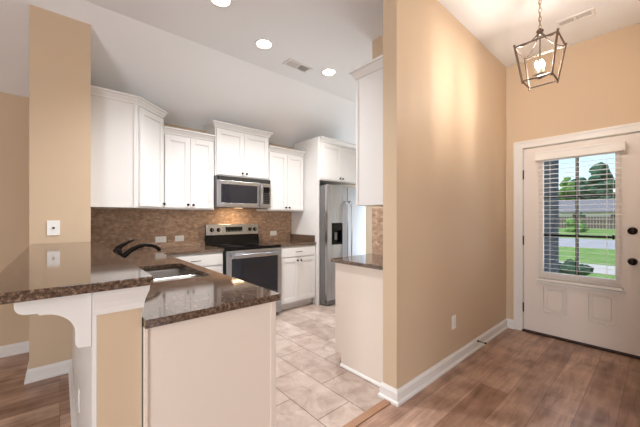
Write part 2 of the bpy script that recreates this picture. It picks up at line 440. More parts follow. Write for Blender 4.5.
holed_wall('wall_south', FS, 6.1, [WINS[0][1:], WINS[1][1:]], 'beige living room wall with two wide added windows')
holed_wall('wall_west', FW, 8.97, [WINS[2][1:]], 'beige dining room wall with one added window')
holed_wall('wall_nook', FN, XE-XD-.145, [], 'beige nook wall backing onto the porch')
holed_wall('wall_breakfast', FE, 2.91, [WINS[3][1:]], 'beige breakfast nook wall with one window')
WLAB = ['first unseen living room window, added for light', 'second unseen living room window, added for light', 'unseen dining room window, added for light', 'breakfast nook patio window at the far end of the kitchen']
for i, (fr, a, b, z0, z1) in enumerate(WINS):
    m = MB(fr)
    for q in ((a, a+.05, z0, z1), (b-.05, b, z0, z1), (a, b, z0, z0+.05), (a, b, z1-.05, z1), (a, b, (z0+z1)/2-.02, (z0+z1)/2+.02), ((a+b)/2-.02, (a+b)/2+.02, z0, z1)):
        m.box(q[0], q[1], .02, .08, q[2], q[3])
    o = struct(m.build('window_%d' % (i+1), TRIM), 'white framed ' + WLAB[i], 'window')
    MB(fr).box(a+.04, b-.04, .047, .053, z0+.04, z1-.04).build('pane', GLASS, o)

# baseboards
BASEP = [(0, 0), (.026, 0), (.026, .016), (.016, .026), (.015, .078), (.009, .092), (.006, .1), (0, .1)]
def baseboard(name, path, label, prof=BASEP):
    m = MB(); m.sweep(path, prof)
    return struct(m.build(name, TRIM), label, 'baseboard')
baseboard('baseboard_partition', [(1.827, YK+.001), (XP-.001, YK+.001), (XP-.001, YE-.001), (XD-.001, YE-.001), (XD-.001, 1.108)][::-1][::-1] if False else [(XD-.001, 1.108), (XD-.001, YE-.001), (XP-.001, YE-.001), (XP-.001, YK+.001), (1.827, YK+.001)][::-1], 'white baseboard wrapping the end of the entry wall')
baseboard('baseboard_dining', [(XW+.001, YR-.001), (-.179, YR-.001)], 'white baseboard along the far dining wall')
baseboard('baseboard_column', [(-.179, YR-.03), (-.179, 3.219), (.08, 3.219)], 'white baseboard around the beige column')
baseboard('baseboard_hall', [(XD-.001, 0.015), (XD-.001, -.099), (1.949, -.099)], 'white baseboard along the other entry wall')

# backsplash tile
m = MB(); m.box(.201, 2.838, YR-.012, YR-.0005, .915, 1.44)
struct(m.build('trim_backsplash', MOSAIC_XZ), 'brown travertine mosaic backsplash behind the range', 'backsplash')
m = MB(); m.box(2.328, 2.3395, YK+.002, 1.885, .915, 1.367)
struct(m.build('trim_backsplash_pantry', MOSAIC_YZ), 'tan mosaic backsplash strip beside the wall cabinet', 'backsplash')

# ------------------------------------------------------------------ front door
fd = Frame(XD, DY0, (0, 1), (-1, 0))      # w points into the room
DW = DY1-DY0
def frame_panel(m, u0, u1, z0, z1, holes, w0, w1):
    """a slab with rectangular holes, columns then rows"""
    us = sorted({u0, u1, *[h[0] for h in holes], *[h[1] for h in holes]}); zs = sorted({z0, z1, *[h[2] for h in holes], *[h[3] for h in holes]})
    for a, b in zip(us, us[1:]):
        st = None
        for c, d in zip(zs, zs[1:]):
            inside = any(h[0] <= (a+b)/2 <= h[1] and h[2] <= (c+d)/2 <= h[3] for h in holes)
            if inside:
                if st is not None: m.box(a, b, w0, w1, st, c); st = None
            elif st is None: st = c
        if st is not None: m.box(a, b, w0, w1, st, z1)
door = MB(fd)
G = (.272-DY0, .848-DY0, .68, 1.9)
PN = [(.635-DY0, .85-DY0, .245, .54), (.27-DY0, .485-DY0, .245, .54)]
frame_panel(door, 0, DW, .025, DZ-.005, [G]+PN, -.045, -.004)
for a, b, c, d in PN:
    door.box(a, b, -.044, -.026, c, d)
    door.box(a+.04, b-.04, -.036, -.010, c+.04, d-.04, bev=.009)
    for q in ((a, a+.012, c, d), (b-.012, b, c, d), (a+.012, b-.012, c, c+.012), (a+.012, b-.012, d-.012, d)):
        door.box(q[0], q[1], -.03, .003, q[2], q[3])
dobj = struct(door.build('door_1', DOORW), 'white front door with a glazed upper half and two raised panels', 'door')
m = MB(fd)
g0, g1, gz0, gz1 = G
for q in ((g0-.02, g0+.012, gz0-.02, gz1+.02), (g1-.012, g1+.02, gz0-.02, gz1+.02), (g0+.012, g1-.012, gz0-.02, gz0+.012), (g0+.012, g1-.012, gz1-.012, gz1+.02)):
    m.box(q[0], q[1], -.03, .004, q[2], q[3])
m.build('glass_frame', DOORW, dobj, bev=.002)
MB(fd).box(g0+.004, g1-.004, -.027, -.022, gz0+.004, gz1-.004).build('pane', GLASS, dobj)
m = MB(fd)
gm = (g0+g1)/2; gh = (gz1-gz0)/3
m.box(gm-.013, gm+.013, -.035, -.014, gz0, gz1)
for k in (1, 2): m.box(g0, g1, -.034, -.015, gz0+gh*k-.012, gz0+gh*k+.012)
m.build('muntin', BRONZE, dobj, 'dark muntin bars')
for z in (.27, 1.02, 1.755):
    m = MB(fd); m.box(DW-.001, DW+.007, -.012, .002, z-.05, z+.05); m.tube([(DW+.003, .003, z-.052), (DW+.003, .003, z+.052)], .006, 8)
    m.build('hinge', BLACK, dobj, 'black hinge')
for z, nm in ((.872, 'door_knob'), (1.152, 'deadbolt')):
    m = MB(fd); c = (.172-DY0, -.003, z)
    m.lathe([(.033, 0), (.033, .004), (.028, .009), (.012, .012), (.011, .03), (.024, .036), (.028, .047), (.024, .058), (.01, .063)] if nm == 'door_knob' else
            [(.034, 0), (.034, .006), (.028, .014), (.012, .017), (.01, .018)], c, 'w', 24)
    if nm == 'deadbolt': m.box(c[0]-.006, c[0]+.006, .01, .032, z-.02, z+.02)
    m.build(nm, BRONZE, dobj, 'dark bronze ' + nm.replace('_', ' '))
m = MB(fd); m.box(-.018, DW+.018, -.13, .02, .0005, .018, bev=.004); m.box(.0, DW, -.05, -.002, .018, .0245)
struct(m.build('trim_door_sill', DARKWOOD), 'dark bronze sill under the front door', 'threshold')
m = MB(fd)   # jamb + casing
cw = .085
m.box(DW+.006, DW+.019, -.12, .0, 0.019, DZ+.012); m.box(-.019, -.006, -.12, .0, 0.019, DZ+.012); m.box(-.019, DW+.019, -.12, .0, DZ, DZ+.013)
for a, b, z0, z1 in ((DW+.01, DW+.01+cw, 0.001, DZ+.085), (-.01-cw, -.01, 0.001, DZ+.085), (-.01, DW+.01, DZ+.004, DZ+.085)):
    m.box(a, b, .001, .014, z0, z1)
for a, b, z0, z1 in ((DW+.07, DW+.01+cw, 0.001, DZ+.085), (-.01-cw, -.07, 0.001, DZ+.085), (-.07, DW+.07, DZ+.062, DZ+.085)):
    m.box(a, b, .014, .022, z0, z1)
for a, b, z0, z1 in ((DW+.012, DW+.03, 0.001, DZ+.022), (-.03, -.012, 0.001, DZ+.022), (-.012, DW+.012, DZ+.006, DZ+.022)):
    m.box(a, b, .014, .018, z0, z1)
struct(m.build('trim_door_casing', TRIM, bev=.002), 'white casing and jamb around the front door', 'trim')

# faux wood blind mounted on the door
bl = thing('window_blind', 'white slatted blind with a valance mounted over the front door glass', 'blind', (XD-.05, .56, .58))
m = MB(fd); v0, v1 = .214-DY0, .895-DY0
m.box(v0, v1, .062, .074, 1.885, 1.972, bev=.003); m.box(v0, v0+.012, .002, .062, 1.885, 1.972); m.box(v1-.012, v1, .002, .062, 1.885, 1.972)
m.box(v0, v1, .068, .08, 1.957, 1.972, bev=.003); m.box(v0+.012, v1-.012, .006, .06, 1.925, 1.968)
m.build('valance', SLATW, bl)
s0, s1 = .238-DY0, .872-DY0
m = MB(fd); nsl = 27; ztop, zbot = 1.875, .645
for k in range(nsl):
    z = zbot+(ztop-zbot)*k/(nsl-1); a = math.radians(-4); hw = .013; cy = .034
    dz = math.sin(a)*hw; dw = math.cos(a)*hw; t = .0013
    m.hexa([fd(s0, cy-dw, z+dz-t), fd(s1, cy-dw, z+dz-t), fd(s1, cy+dw, z-dz-t), fd(s0, cy+dw, z-dz-t), fd(s0, cy-dw, z+dz+t), fd(s1, cy-dw, z+dz+t), fd(s1, cy+dw, z-dz+t), fd(s0, cy+dw, z-dz+t)])
m.build('slats', SLATW, bl)
m = MB(fd); m.box(s0-.006, s1+.006, .01, .058, .598, .625, bev=.004); m.box(s0-.02, s1+.02, .002, .03, .572, .59, bev=.003)
m.build('bottom_rail', SLATW, bl)
m = MB(fd)
for u in (s0+.1, (s0+s1)/2, s1-.1):
    for wv in (.0125, .0555): m.tube([(u, wv, .62), (u, wv, 1.93)], .0009, 5)
m.build('ladder_cords', SLATW, bl)
m = MB(fd); m.tube([(s0+.055, .064, 1.89), (s0+.055, .064, 1.10)], .0013, 5); m.build('pull_cord', SLATW, bl)
m = MB(fd); m.lathe([(.003, 0), (.009, .006), (.01, .03), (.004, .042)], (s0+.055, .064, 1.07), 'z', 10); m.build('tassel', BLACK, bl, 'dark cord tassel')

# ------------------------------------------------------------------ cabinets
CROWN = [(0, 0), (.008, .002), (.012, .016), (.03, .044), (.034, .052), (.046, .056), (.046, .072), (0, .072)]
def shaker(m, u0, u1, z0, z1, st=.055):
    m.box(u0, u0+st, .001, .02, z0, z1); m.box(u1-st, u1, .001, .02, z0, z1)
    m.box(u0+st, u1-st, .001, .02, z0, z0+st); m.box(u0+st, u1-st, .001, .02, z1-st, z1)
    m.box(u0+st, u1-st, .001, .011, z0+st, z1-st)
    b = .008
    for q in ((u0+st, u0+st+b, z0+st, z1-st), (u1-st-b, u1-st, z0+st, z1-st), (u0+st+b, u1-st-b, z0+st, z0+st+b), (u0+st+b, u1-st-b, z1-st-b, z1-st)):
        m.box(q[0], q[1], .011, .015, q[2], q[3])
def add_door(root, fr, u0, u1, z0, z1, knob=None):
    m = MB(fr); shaker(m, u0, u1, z0, z1); d = m.build('door', CAB, root, bev=.0012)
    if knob:
        MB(fr).lathe([(.006, 0), (.006, .012), (.014, .016), (.0155, .022), (.012, .028), (.004, .03)], (knob[0], .02, knob[1]), 'w', 14).build('knob', BLACK, d, 'black knob')
def add_drawer(root, fr, u0, u1, z0, z1):
    m = MB(fr); m.box(u0, u1, .001, .02, z0, z1, bev=.003); d = m.build('drawer', CAB, root)
    c = (u0+u1)/2; zz = (z0+z1)/2
    m = MB(fr); m.tube([(c-.048, .02, zz), (c-.048, .036, zz), (c-.042, .042, zz), (c, .046, zz), (c+.042, .042, zz), (c+.048, .036, zz), (c+.048, .02, zz)], .0045, 8)
    m.build('handle', BLACK, d, 'black bar pull')
def wall_cab(label, fr, W, depth, z0, zt, crown_path, doors=2, name='upper_cabinet', loc=None):
    root = thing(name, label, 'cabinet', tuple(fr(W/2, -depth/2, z0)), 'white kitchen upper cabinets')
    m = MB(fr); m.box(0, W, -depth, 0, z0, zt-.07); m.box(.0, W, -.02, .001, z0, z0+.012); m.build('body', CAB, root, bev=.0015)
    dz0, dz1 = z0+.018, zt-.086
    if doors == 2:
        h = W/2
        add_door(root, fr, .015, h-.002, dz0, dz1, (h-.03, dz0+.035)); add_door(root, fr, h+.002, W-.015, dz0, dz1, (h+.03, dz0+.035))
    m = MB(fr); m.sweep(crown_path, CROWN, z=zt-.0715); m.build('crown_moulding', CAB, root)
    return root
fy = lambda x0, y: Frame(x0, y, (1, 0), (0, -1))
# path travelled so that "out" (right of travel) faces out in (u,w); right of (1,0) in u-w is (0,-1) so go from high u to low u
def crown_front(W, d, left=False, right=False):
    p = []
    if right: p.append((W, -d))
    p += [(W, 0), (0, 0)]
    if left: p.append((0, -d))
    return p
GAP = .001
wall_cab('white double-door wall cabinet between the tall corner cabinet and the microwave', fy(.864, 3.64), 1.436-.864, YR-GAP-3.64, 1.37, 2.285, crown_front(1.436-.864, .3))
wall_cab('short white double-door cabinet mounted above the microwave', fy(1.44, 3.615), .76, YR-GAP-3.615, 1.795, 2.46, crown_front(.76, .27, True, True))
wall_cab('white double-door wall cabinet between the microwave and the refrigerator panel', fy(2.204, 3.64), 2.838-2.204, YR-GAP-3.64, 1.37, 2.285, crown_front(2.838-2.204, .3))
# diagonal corner cabinet
root = thing('corner_cabinet', 'tall white angled corner wall cabinet beside the beige column', 'cabinet', (.5, 3.7, 1.37), 'white kitchen upper cabinets')
PA, PB = (.562, 3.36), (.861, 3.64)
foot = [(.202, YR-GAP), (.202, 3.36), PA, PB, (.861, YR-GAP)]
m = MB(); m.prism(foot, 1.37, 2.375); m.build('body', CAB, root, bev=.0015)
dl = math.hypot(PB[0]-PA[0], PB[1]-PA[1]); dd = ((PB[0]-PA[0])/dl, (PB[1]-PA[1])/dl)
fdg = Frame(PA[0], PA[1], dd, (dd[1], -dd[0]))
add_door(root, fdg, .03, dl-.012, 1.388, 2.36, (dl-.03, 1.425))
m = MB(); m.sweep([(.203, 3.36), PA, PB, (.861, YR-.35+.3)], CROWN, z=2.3735); m.build('crown_moulding', CAB, root)
m = MB(); m.box(PA[0]-.022, PA[0], 3.352, 3.36, 1.37, 2.373); m.build('corner_stile', CAB, root)
# refrigerator surround: tall panel and the cabinet above
fr_ = fy(2.864, 3.29)
root = wall_cab('white double-door cabinet above the refrigerator with its tall side panel', fr_, .85, YR-GAP-3.29, 1.825, 2.46, crown_front(.85, .6, False, True), name='refrigerator_cabinet')
m = MB(); m.sweep([(2.8635, 3.29), (2.841, 3.29), (2.841, 3.9)], CROWN, z=2.3885)
m.build('crown_return', CAB, root)
sp_ = MB().box(2.842, 2.862, 3.29, YR-GAP, 0.001, 2.388).build('side_panel', CAB, root, bev=.001)
MB().box(2.836, 2.842, 3.29, 3.33, 0.001, 2.388).build('edge_strip', CAB, sp_)
# wall cabinet on the kitchen face of the partition (end panel faces the camera)
fp = Frame(2.327, 1.635, (-1, 0), (0, 1))
root = wall_cab('white wall cabinet seen end-on beside the edge of the entry wall', fp, 2.327-1.822, 1.635-YK-GAP, 1.37, 2.465, crown_front(2.327-1.822, .329, False, True))
m = MB(); m.box(1.8165, 1.8215, 1.615, 1.635, 1.37, 2.392); m.build('end_stile', CAB, root)

def base_cab(label, fr, W, depth, drawers, doors, toe=True, mat=CAB, ztop=.882, group='white kitchen base cabinets'):
    root = thing('base_cabinet', label, 'cabinet', tuple(fr(W/2, -depth/2, 0)), group)
    m = MB(fr); m.box(0, W, -depth, 0, .1, ztop); m.build('body', mat, root, bev=.0012)
    m = MB(fr); m.box(0.001, W-.001, -depth, -.07, .001, .0995); m.build('toe_kick', mat, root)
    for a, b in drawers: add_drawer(root, fr, a, b, .735, .865)
    for a, b, k in doors: add_door(root, fr, a, b, .115, .722 if drawers else .865, (k, .68))
    return root
YB = 3.36
W1 = 1.434-.80
base_cab('white base cabinet with a drawer between the peninsula and the range', fy(.80, YB), W1, YR-GAP-YB, [(.015, W1-.015)], [(.015, W1/2-.002, W1/2-.03), (W1/2+.002, W1-.015, W1/2+.03)])
W2 = 2.838-2.204
base_cab('white base cabinet with a drawer and two doors right of the range', fy(2.204, YB), W2, YR-GAP-YB, [(.015, W2-.015)], [(.015, W2/2-.002, W2/2-.03), (W2/2+.002, W2-.015, W2/2+.03)])
# small counter cabinet by the partition
f3 = Frame(2.327, 1.885, (-1, 0), (0, 1)); W3 = 2.327-1.832
r3 = base_cab('white base cabinet with a plain end panel under the small counter by the entry wall', f3, W3, 1.885-YK-GAP, [(.015, W3-.015)], [(.015, W3-.015, .05)])
m = MB(); m.box(1.826, 1.8315, YK+.001, 1.815, .001, .1); m.box(1.826, 1.8315, YK+.001, 1.885, .1, .882); m.build('end_panel', CREAM, r3)
m = MB(); m.sweep([(1.8265, YK+.03), (1.8265, 1.815)][::-1], [(0, 0), (.016, 0), (.014, .01), (.008, .016), (0, .018)], z=.001)
m.build('shoe_moulding', TRIM, r3)
# peninsula cabinet, doors face the kitchen aisle (+x)
f4 = Frame(.755, 1.205, (0, 1), (1, 0)); L4 = 3.335-1.205
root = thing('peninsula_cabinet', 'long cream base cabinet of the peninsula with a plain end panel', 'cabinet', (.49, 2.2, 0))
m = MB(f4)
for a, b in ((0, .55), (1.32, L4)): m.box(a, b, -.53, 0, .1, .882)
m.box(.55, 1.32, -.53, 0, .1, .64); m.box(.55, 1.32, -.02, 0, .64, .882); m.box(.55, 1.32, -.53, -.51, .64, .882)
m.build('body', CAB, root)
MB(f4).box(.02, L4, -.53, -.07, .001, .0995).build('toe_kick', CAB, root)
m = MB(); m.box(.224, .757, 1.197, 1.2045, .001, .882); m.build('end_panel', CREAM, root)
for a, b in ((.738, .765), (.2235, .234)):
    MB().box(a, b, 1.19, 1.197, .001, .882).build('end_stile', CREAM, root, bev=.001)
for k, (a, b) in enumerate(((.03, .50), (.56, .94), (.95, 1.32), (1.36, 1.86))):
    add_door(root, f4, a+.006, b-.006, .115, .865 if k in (1, 2) else .722, (a+.05 if k % 2 else b-.05, .69))
for a, b in ((.036, .494), (1.366, 1.854)): add_drawer(root, f4, a, b, .735, .865)

# ------------------------------------------------------------------ countertops
def sheet_with_holes(outer, holes, z0, z1, bev=.004):
    """flat slab with rounded holes: fill, then extrude"""
    t = bmesh.new(); es = []
    for loop in [outer]+holes:
        vs = [t.verts.new((p[0], p[1], z1)) for p in loop]
        es += [t.edges.new((vs[i], vs[(i+1) % len(vs)])) for i in range(len(vs))]
    bmesh.ops.triangle_fill(t, use_beauty=True, use_dissolve=False, edges=es)
    r = bmesh.ops.extrude_face_region(t, geom=t.faces[:])
    for v in [g for g in r['geom'] if isinstance(g, bmesh.types.BMVert)]: v.co.z = z0
    bmesh.ops.recalc_face_normals(t, faces=t.faces[:])
    return t
def rrect(x0, x1, y0, y1, r, n=5):
    p = []
    for cx, cy, a in ((x1-r, y1-r, 0), (x0+r, y1-r, 90), (x0+r, y0+r, 180), (x1-r, y0+r, 270)):
        for k in range(n+1):
            t = math.radians(a+90*k/n); p.append((cx+r*math.cos(t), cy+r*math.sin(t)))
    return p
SX0, SX1, SY0, SYM, SY1 = .335, .712, 1.83, 2.12, 2.50
CT0, CT1 = .8835, .914
m = MB()
outer = [(.224, 1.18), (.784, 1.18), (.784, 3.33), (1.434, 3.33), (1.434, YR-.013), (.203, YR-.013), (.203, 3.2), (.224, 3.2)]
m.take(sheet_with_holes(outer, [rrect(SX0, SX1, SY0, SY1, .05)], CT0, CT1))
tag(m.build('countertop', GRANITE), 'polished brown granite peninsula countertop with the sink cut into it', 'countertop', 'brown granite worktops')
m = MB(); m.box(2.205, 2.8355, 3.33, YR-.013, CT0, CT1, bev=.002)
o = tag(m.build('countertop', GRANITE), 'short brown granite countertop between the range and the tall panel', 'countertop', 'brown granite worktops')
m = MB(); m.box(2.815, 2.8355, 3.36, YR-.013, CT1, CT1+.1, bev=.003); m.build('side_splash', GRANITE, o)
m = MB(); m.box(1.797, 2.327, YK+.002, 1.915, CT0, CT1, bev=.002)
tag(m.build('countertop', GRANITE), 'small brown granite countertop against the entry wall end', 'countertop', 'brown granite worktops')
# raised bar
m = MB(); m.prism([(-.168, 1.17), (.247, 1.17), (.247, 3.219), (-.168, 3.219)], 1.036, 1.067, bev=.002)
tag(m.build('bar_counter', GRANITE), 'raised brown granite bar top that butts against the beige column', 'countertop', 'brown granite worktops')
# knee wall with its cap mouldings
m = MB(); m.box(.092, .221, 1.222, 3.219, 0, 1.036)
struct(m.build('wall_knee', PAINT), 'low beige wall end carrying the raised bar')
m = MB(); m.box(.079, .0915, 1.224, 3.218, 0, 1.036)
struct(m.build('trim_knee_panel', TRIM), 'white panelled dining face of the low bar wall', 'trim')
CAPP = [(0, 0), (.005, .0), (.007, .02), (.012, .04), (.02, .062), (.022, .085), (.0, .085)]
m = MB(); m.sweep([(.082, 1.221), (.2215, 1.221), (.2215, 1.34)], CAPP, z=.951)
struct(m.build('trim_bar_cap', TRIM), 'white moulding capping the low wall under the bar top', 'trim')
baseboard('baseboard_knee', [(.0785, 3.19), (.0785, 1.221), (.0915, 1.221)], 'white baseboard along the dining face of the bar wall')
# corbel: profile in x-z, at the near end
root = thing('bar_corbel', 'white curved corbel bracket under the raised bar overhang', 'bracket', (.04, 1.26, .85))
fc = Frame(.0785, 1.2165, (-1, 0), (0, 1))
def arc(cx, cz, r, a0, a1, n=9): return [(cx+r*math.cos(math.radians(a0+(a1-a0)*k/n)), cz+r*math.sin(math.radians(a0+(a1-a0)*k/n))) for k in range(n+1)]
prof = [(0, 1.0365), (.178, 1.0365), (.178, 1.018)]+arc(.152, 1.012, .026, 0, -90, 5)+[(.128, .984)]+arc(.118, .90, .078, 85, 172, 10)+[(.041, .868), (.034, .855), (0, .852)]
m = MB(fc); m.slab(prof, .006, .062); m.build('bracket_body', TRIM, root, bev=.0015)

# sink, faucet
root = thing('kitchen_sink', 'stainless double-bowl sink set under the peninsula countertop', 'sink', ((SX0+SX1)/2, (SY0+SY1)/2, .70))
def bowl(x0, x1, y0, y1, zb):
    t = bmesh.new(); L = []
    for (dx, z, r) in ((-.006, .883, .05), (0.004, .86, .05), (.012, zb+.03, .05), (.04, zb, .04)):
        L.append([t.verts.new((p[0], p[1], z)) for p in rrect(x0+dx, x1-dx, y0+dx, y1-dx, r)])
    n = len(L[0])
    for a, b in zip(L, L[1:]):
        for i in range(n): t.faces.new([a[i], a[(i+1) % n], b[(i+1) % n], b[i]]).smooth = True
    t.faces.new(L[-1])
    r = bmesh.ops.solidify(t, geom=t.faces[:], thickness=-.0015)
    return t
for y0, y1 in ((SY0, SYM-.012), (SYM+.012, SY1)):
    m = MB(); m.take(bowl(SX0, SX1, y0, y1, .70)); b = m.build('bowl', SINKSTEEL, root)
    MB().lathe([(.04, 0), (.042, .002), (.03, .003), (.026, .0015)], ((SX0+SX1)/2, (y0+y1)/2, .7005), 'z', 18).build('drain', STEEL, b)
m = MB(); m.box(SX0+.004, SX1-.004, SYM-.018, SYM+.018, .84, .868, bev=.006); m.build('divider', SINKSTEEL, root)
root = thing('kitchen_faucet', 'oil-rubbed bronze single-lever faucet behind the sink', 'faucet', (.285, 2.2, CT1))
FX, FY = .268, 2.21
m = MB(); m.lathe([(.03, 0), (.03, .008), (.024, .014), (.021, .05), (.022, .1), (.024, .125), (.025, .15), (.02, .166), (.008, .172)], (FX, FY, CT1+.0005), 'z', 20); m.build('base', BRONZE, root)
m = MB()
m.tube([(FX+.005, FY, 1.0), (FX+.03, FY, 1.03), (.34, FY, 1.067), (.38, FY, 1.087), (.415, FY, 1.095), (.45, FY, 1.092), (.48, FY, 1.08), (.498, FY, 1.066), (.503, FY, 1.05)], [.017, .017, .015, .0135, .0125, .012, .012, .0125, .0125], 12); m.build('spout', BRONZE, root)
m = MB(); m.tube([(FX, FY, 1.068), (FX+.004, FY, 1.083), (FX+.02, FY, 1.096), (FX+.055, FY, 1.117), (FX+.088, FY, 1.134)], [.021, .019, .013, .009, .0085], 10); m.build('lever', BRONZE, root)

# ------------------------------------------------------------------ range
RX0, RX1 = 1.437, 2.2
frg = fy(RX0, 3.315); RW = RX1-RX0
root = thing('range', 'stainless electric range with a black glass cooktop', 'range', ((RX0+RX1)/2, 3.62, 0))
m = MB(frg); m.box(.002, RW-.002, -.62, 0, .03, .905); m.build('body', BPLASTIC, root)
for u in (.05, RW-.05):
    for wv in (-.05, -.57): MB(frg).lathe([(.018, 0), (.018, .03)], (u, wv, .0005), 'z', 10).build('foot', BPLASTIC, root)
m = MB(frg); m.box(0, RW, -.62, .03, .906, .921, bev=.004); ct = m.build('cooktop', BGLASS, root)
for u, wv, r in ((.2, -.14, .1), (.56, -.14, .085), (.2, -.4, .075), (.56, -.4, .1)):
    MB(frg).lathe([(r, 0), (r, .0006), (r-.004, .0007), (r-.004, .0003)], (u, wv, .921), 'z', 32).build('burner_ring', BURNER, ct)
m = MB(frg); m.box(.004, RW-.004, .001, .012, .215, .895); bdy = m.build('front_face', BPLASTIC, root)
m = MB(frg)
frame_panel(m, .006, RW-.006, .23, .885, [(.065, RW-.065, .30, .79)], .012, .038)
od = m.build('oven_door', STEEL, root, bev=.003)
MB(frg).box(.066, RW-.066, .013, .034, .301, .789).build('oven_window', OVENGLASS, od)
m = MB(frg); m.tube([(.04, .078, .835), (RW-.04, .078, .835)], .0125, 14)
for u in (.07, RW-.07): m.box(u-.014, u+.014, .038, .074, .824, .846, bev=.003)
m.build('handle', STEEL, od)
m = MB(frg); m.box(.006, RW-.006, .001, .034, .045, .215, bev=.004); m.build('storage_drawer', STEEL, root)
m = MB(frg); m.hexa([frg(.0, -.56, .921), frg(RW, -.56, .921), frg(RW, -.64, .921), frg(0, -.64, .921), frg(.0, -.585, 1.04), frg(RW, -.585, 1.04), frg(RW, -.64, 1.04), frg(0, -.64, 1.04)])
m.build('backguard', BGLASS, root)
pz0, pz1 = 1.041, 1.185
m = MB(frg); m.hexa([frg(.0, -.578, pz0), frg(RW, -.578, pz0), frg(RW, -.64, pz0), frg(0, -.64, pz0), frg(.0, -.598, pz1), frg(RW, -.598, pz1), frg(RW, -.64, pz1), frg(0, -.64, pz1)])
pnl = m.build('control_panel', STEEL, root, bev=.003)
nrm = (frg.w*1.0+Vector((0, 0, .139))).normalized()
def onpanel(u, z, out=0): return (u, -.578-(z-pz0)/(pz1-pz0)*.02+out, z)
for u in (.075, .165, RW-.165+.03, RW-.06):
    m = MB(frg); m.lathe([(.027, 0), (.027, .004), (.022, .006), (.02, .024), (.014, .027)], onpanel(u, 1.11, .001), nrm, 18); k = m.build('knob', BPLASTIC, pnl, 'black control knob')
    c = onpanel(u, 1.11, .027); MB(frg).box(u-.003, u+.003, c[1], c[1]+.004, 1.096, 1.126).build('pointer', STEEL, k)
m = MB(frg); c = onpanel(0, 1.115); m.box(.265, .51, c[1]-.012, c[1]+.006, 1.082, 1.148, bev=.002); ds = m.build('display', DISP, pnl)
for k in range(5): MB(frg).box(.28+k*.05, .3+k*.05, c[1]+.006, c[1]+.0066, 1.09, 1.097).build('button', DIGIT, ds)

# ------------------------------------------------------------------ microwave
fm = fy(1.444, 3.575); MW = .752
root = thing('microwave', 'stainless over-the-range microwave with a dark window', 'microwave', (1.82, 3.75, 1.405))
m = MB(fm); m.box(0, MW, -(YR-.014-3.575), 0, 1.405, 1.7935); m.build('body', FRIDGESIDE, root)
m = MB(fm); m.box(0, MW, .001, .02, 1.74, 1.79, bev=.002)
vg = m.build('vent_grille', BPLASTIC, root)
m = MB(fm)
for k in range(4): m.box(.02, MW-.02, .02, .022, 1.749+k*.0095, 1.7535+k*.0095)
m.build('louvers', SLOT, vg)
m = MB(fm); frame_panel(m, .0, .595, 1.407, 1.738, [(.045, .545, 1.46, 1.69)], .001, .028); dr = m.build('door', STEEL, root, bev=.003)
MB(fm).box(.046, .544, .002, .024, 1.461, 1.689).build('window', OVENGLASS, dr)
m = MB(fm); m.tube([(.625-.035, .028, 1.715), (.625-.035, .052, 1.705), (.59, .062, 1.66), (.59, .064, 1.57), (.59, .062, 1.48), (.59, .052, 1.435), (.59, .028, 1.425)], .0105, 12); m.build('handle', STEEL, dr)
m = MB(fm); frame_panel(m, .598, MW, 1.407, 1.738, [(.635, MW-.02, 1.46, 1.69)], .001, .028); cp = m.build('control_panel', STEEL, root, bev=.002)
MB(fm).box(.636, MW-.021, .002, .026, 1.461, 1.689).build('keypad', BGLASS, cp)
m = MB(fm)
for i in range(3):
    for j in range(5): m.box(.648+i*.027, .664+i*.027, .026, .0266, 1.475+j*.03, 1.49+j*.03)
m.build('buttons', SLOT, cp)
m = MB(fm); m.box(.32, .42, -.2, -.14, 1.402, 1.4045); m.build('cooktop_lamp', LAMPLENS, root, 'lit lamp lens under the microwave')
add_light('microwave_lamp', 'AREA', tuple(fm(.37, -.15, 1.398)), 2.2, (1, .72, .42), (0, .15, -1), shape='RECTANGLE', size=.18, size_y=.1)

# ------------------------------------------------------------------ refrigerator
ff = fy(2.872, 3.19); FWD = .83
root = thing('refrigerator', 'stainless side-by-side refrigerator with a black dispenser', 'refrigerator', (3.29, 3.55, 0))
m = MB(ff); m.box(0, FWD, -.74, 0, .02, 1.74); m.box(.01, FWD-.01, -.1, .03, .012, .075); m.build('case', FRIDGESIDE, root, bev=.004)
sp = .403
for nm, a, b in (('freezer_door', .0, sp-.003), ('fridge_door', sp+.003, FWD)):
    m = MB(ff); m.box(a, b, .004, .065, .085, 1.752, bev=.012)
    if nm == 'freezer_door':
        m = MB(ff); frame_panel(m, a, b, .085, 1.752, [(.085, .30, .885, 1.195)], .004, .065)
    d = m.build(nm, STEEL, root, bev=.006 if nm == 'freezer_door' else 0)
    u = sp-.045 if nm == 'freezer_door' else sp+.045
    m = MB(ff); m.tube([(u, .065, 1.52), (u, .1, 1.50), (u, .118, 1.40), (u, .125, 1.05), (u, .118, .68), (u, .1, .57), (u, .065, .55)], .0135, 12); m.build('handle', STEEL, d)
    if nm == 'freezer_door':
        m = MB(ff); m.box(.086, .299, .006, .02, .886, 1.194); frame_panel(m, .086, .299, .886, 1.194, [(.105, .28, .91, 1.085)], .02, .068)
        dp = m.build('dispenser', BGLASS, d)
        m = MB(ff); m.box(.15, .235, .0685, .07, 1.125, 1.165); m.build('dispenser_display', DISP, dp)
        m = MB(ff); m.box(.165, .22, .022, .04, .95, 1.06, bev=.004); m.build('paddle', FRIDGESIDE, dp)

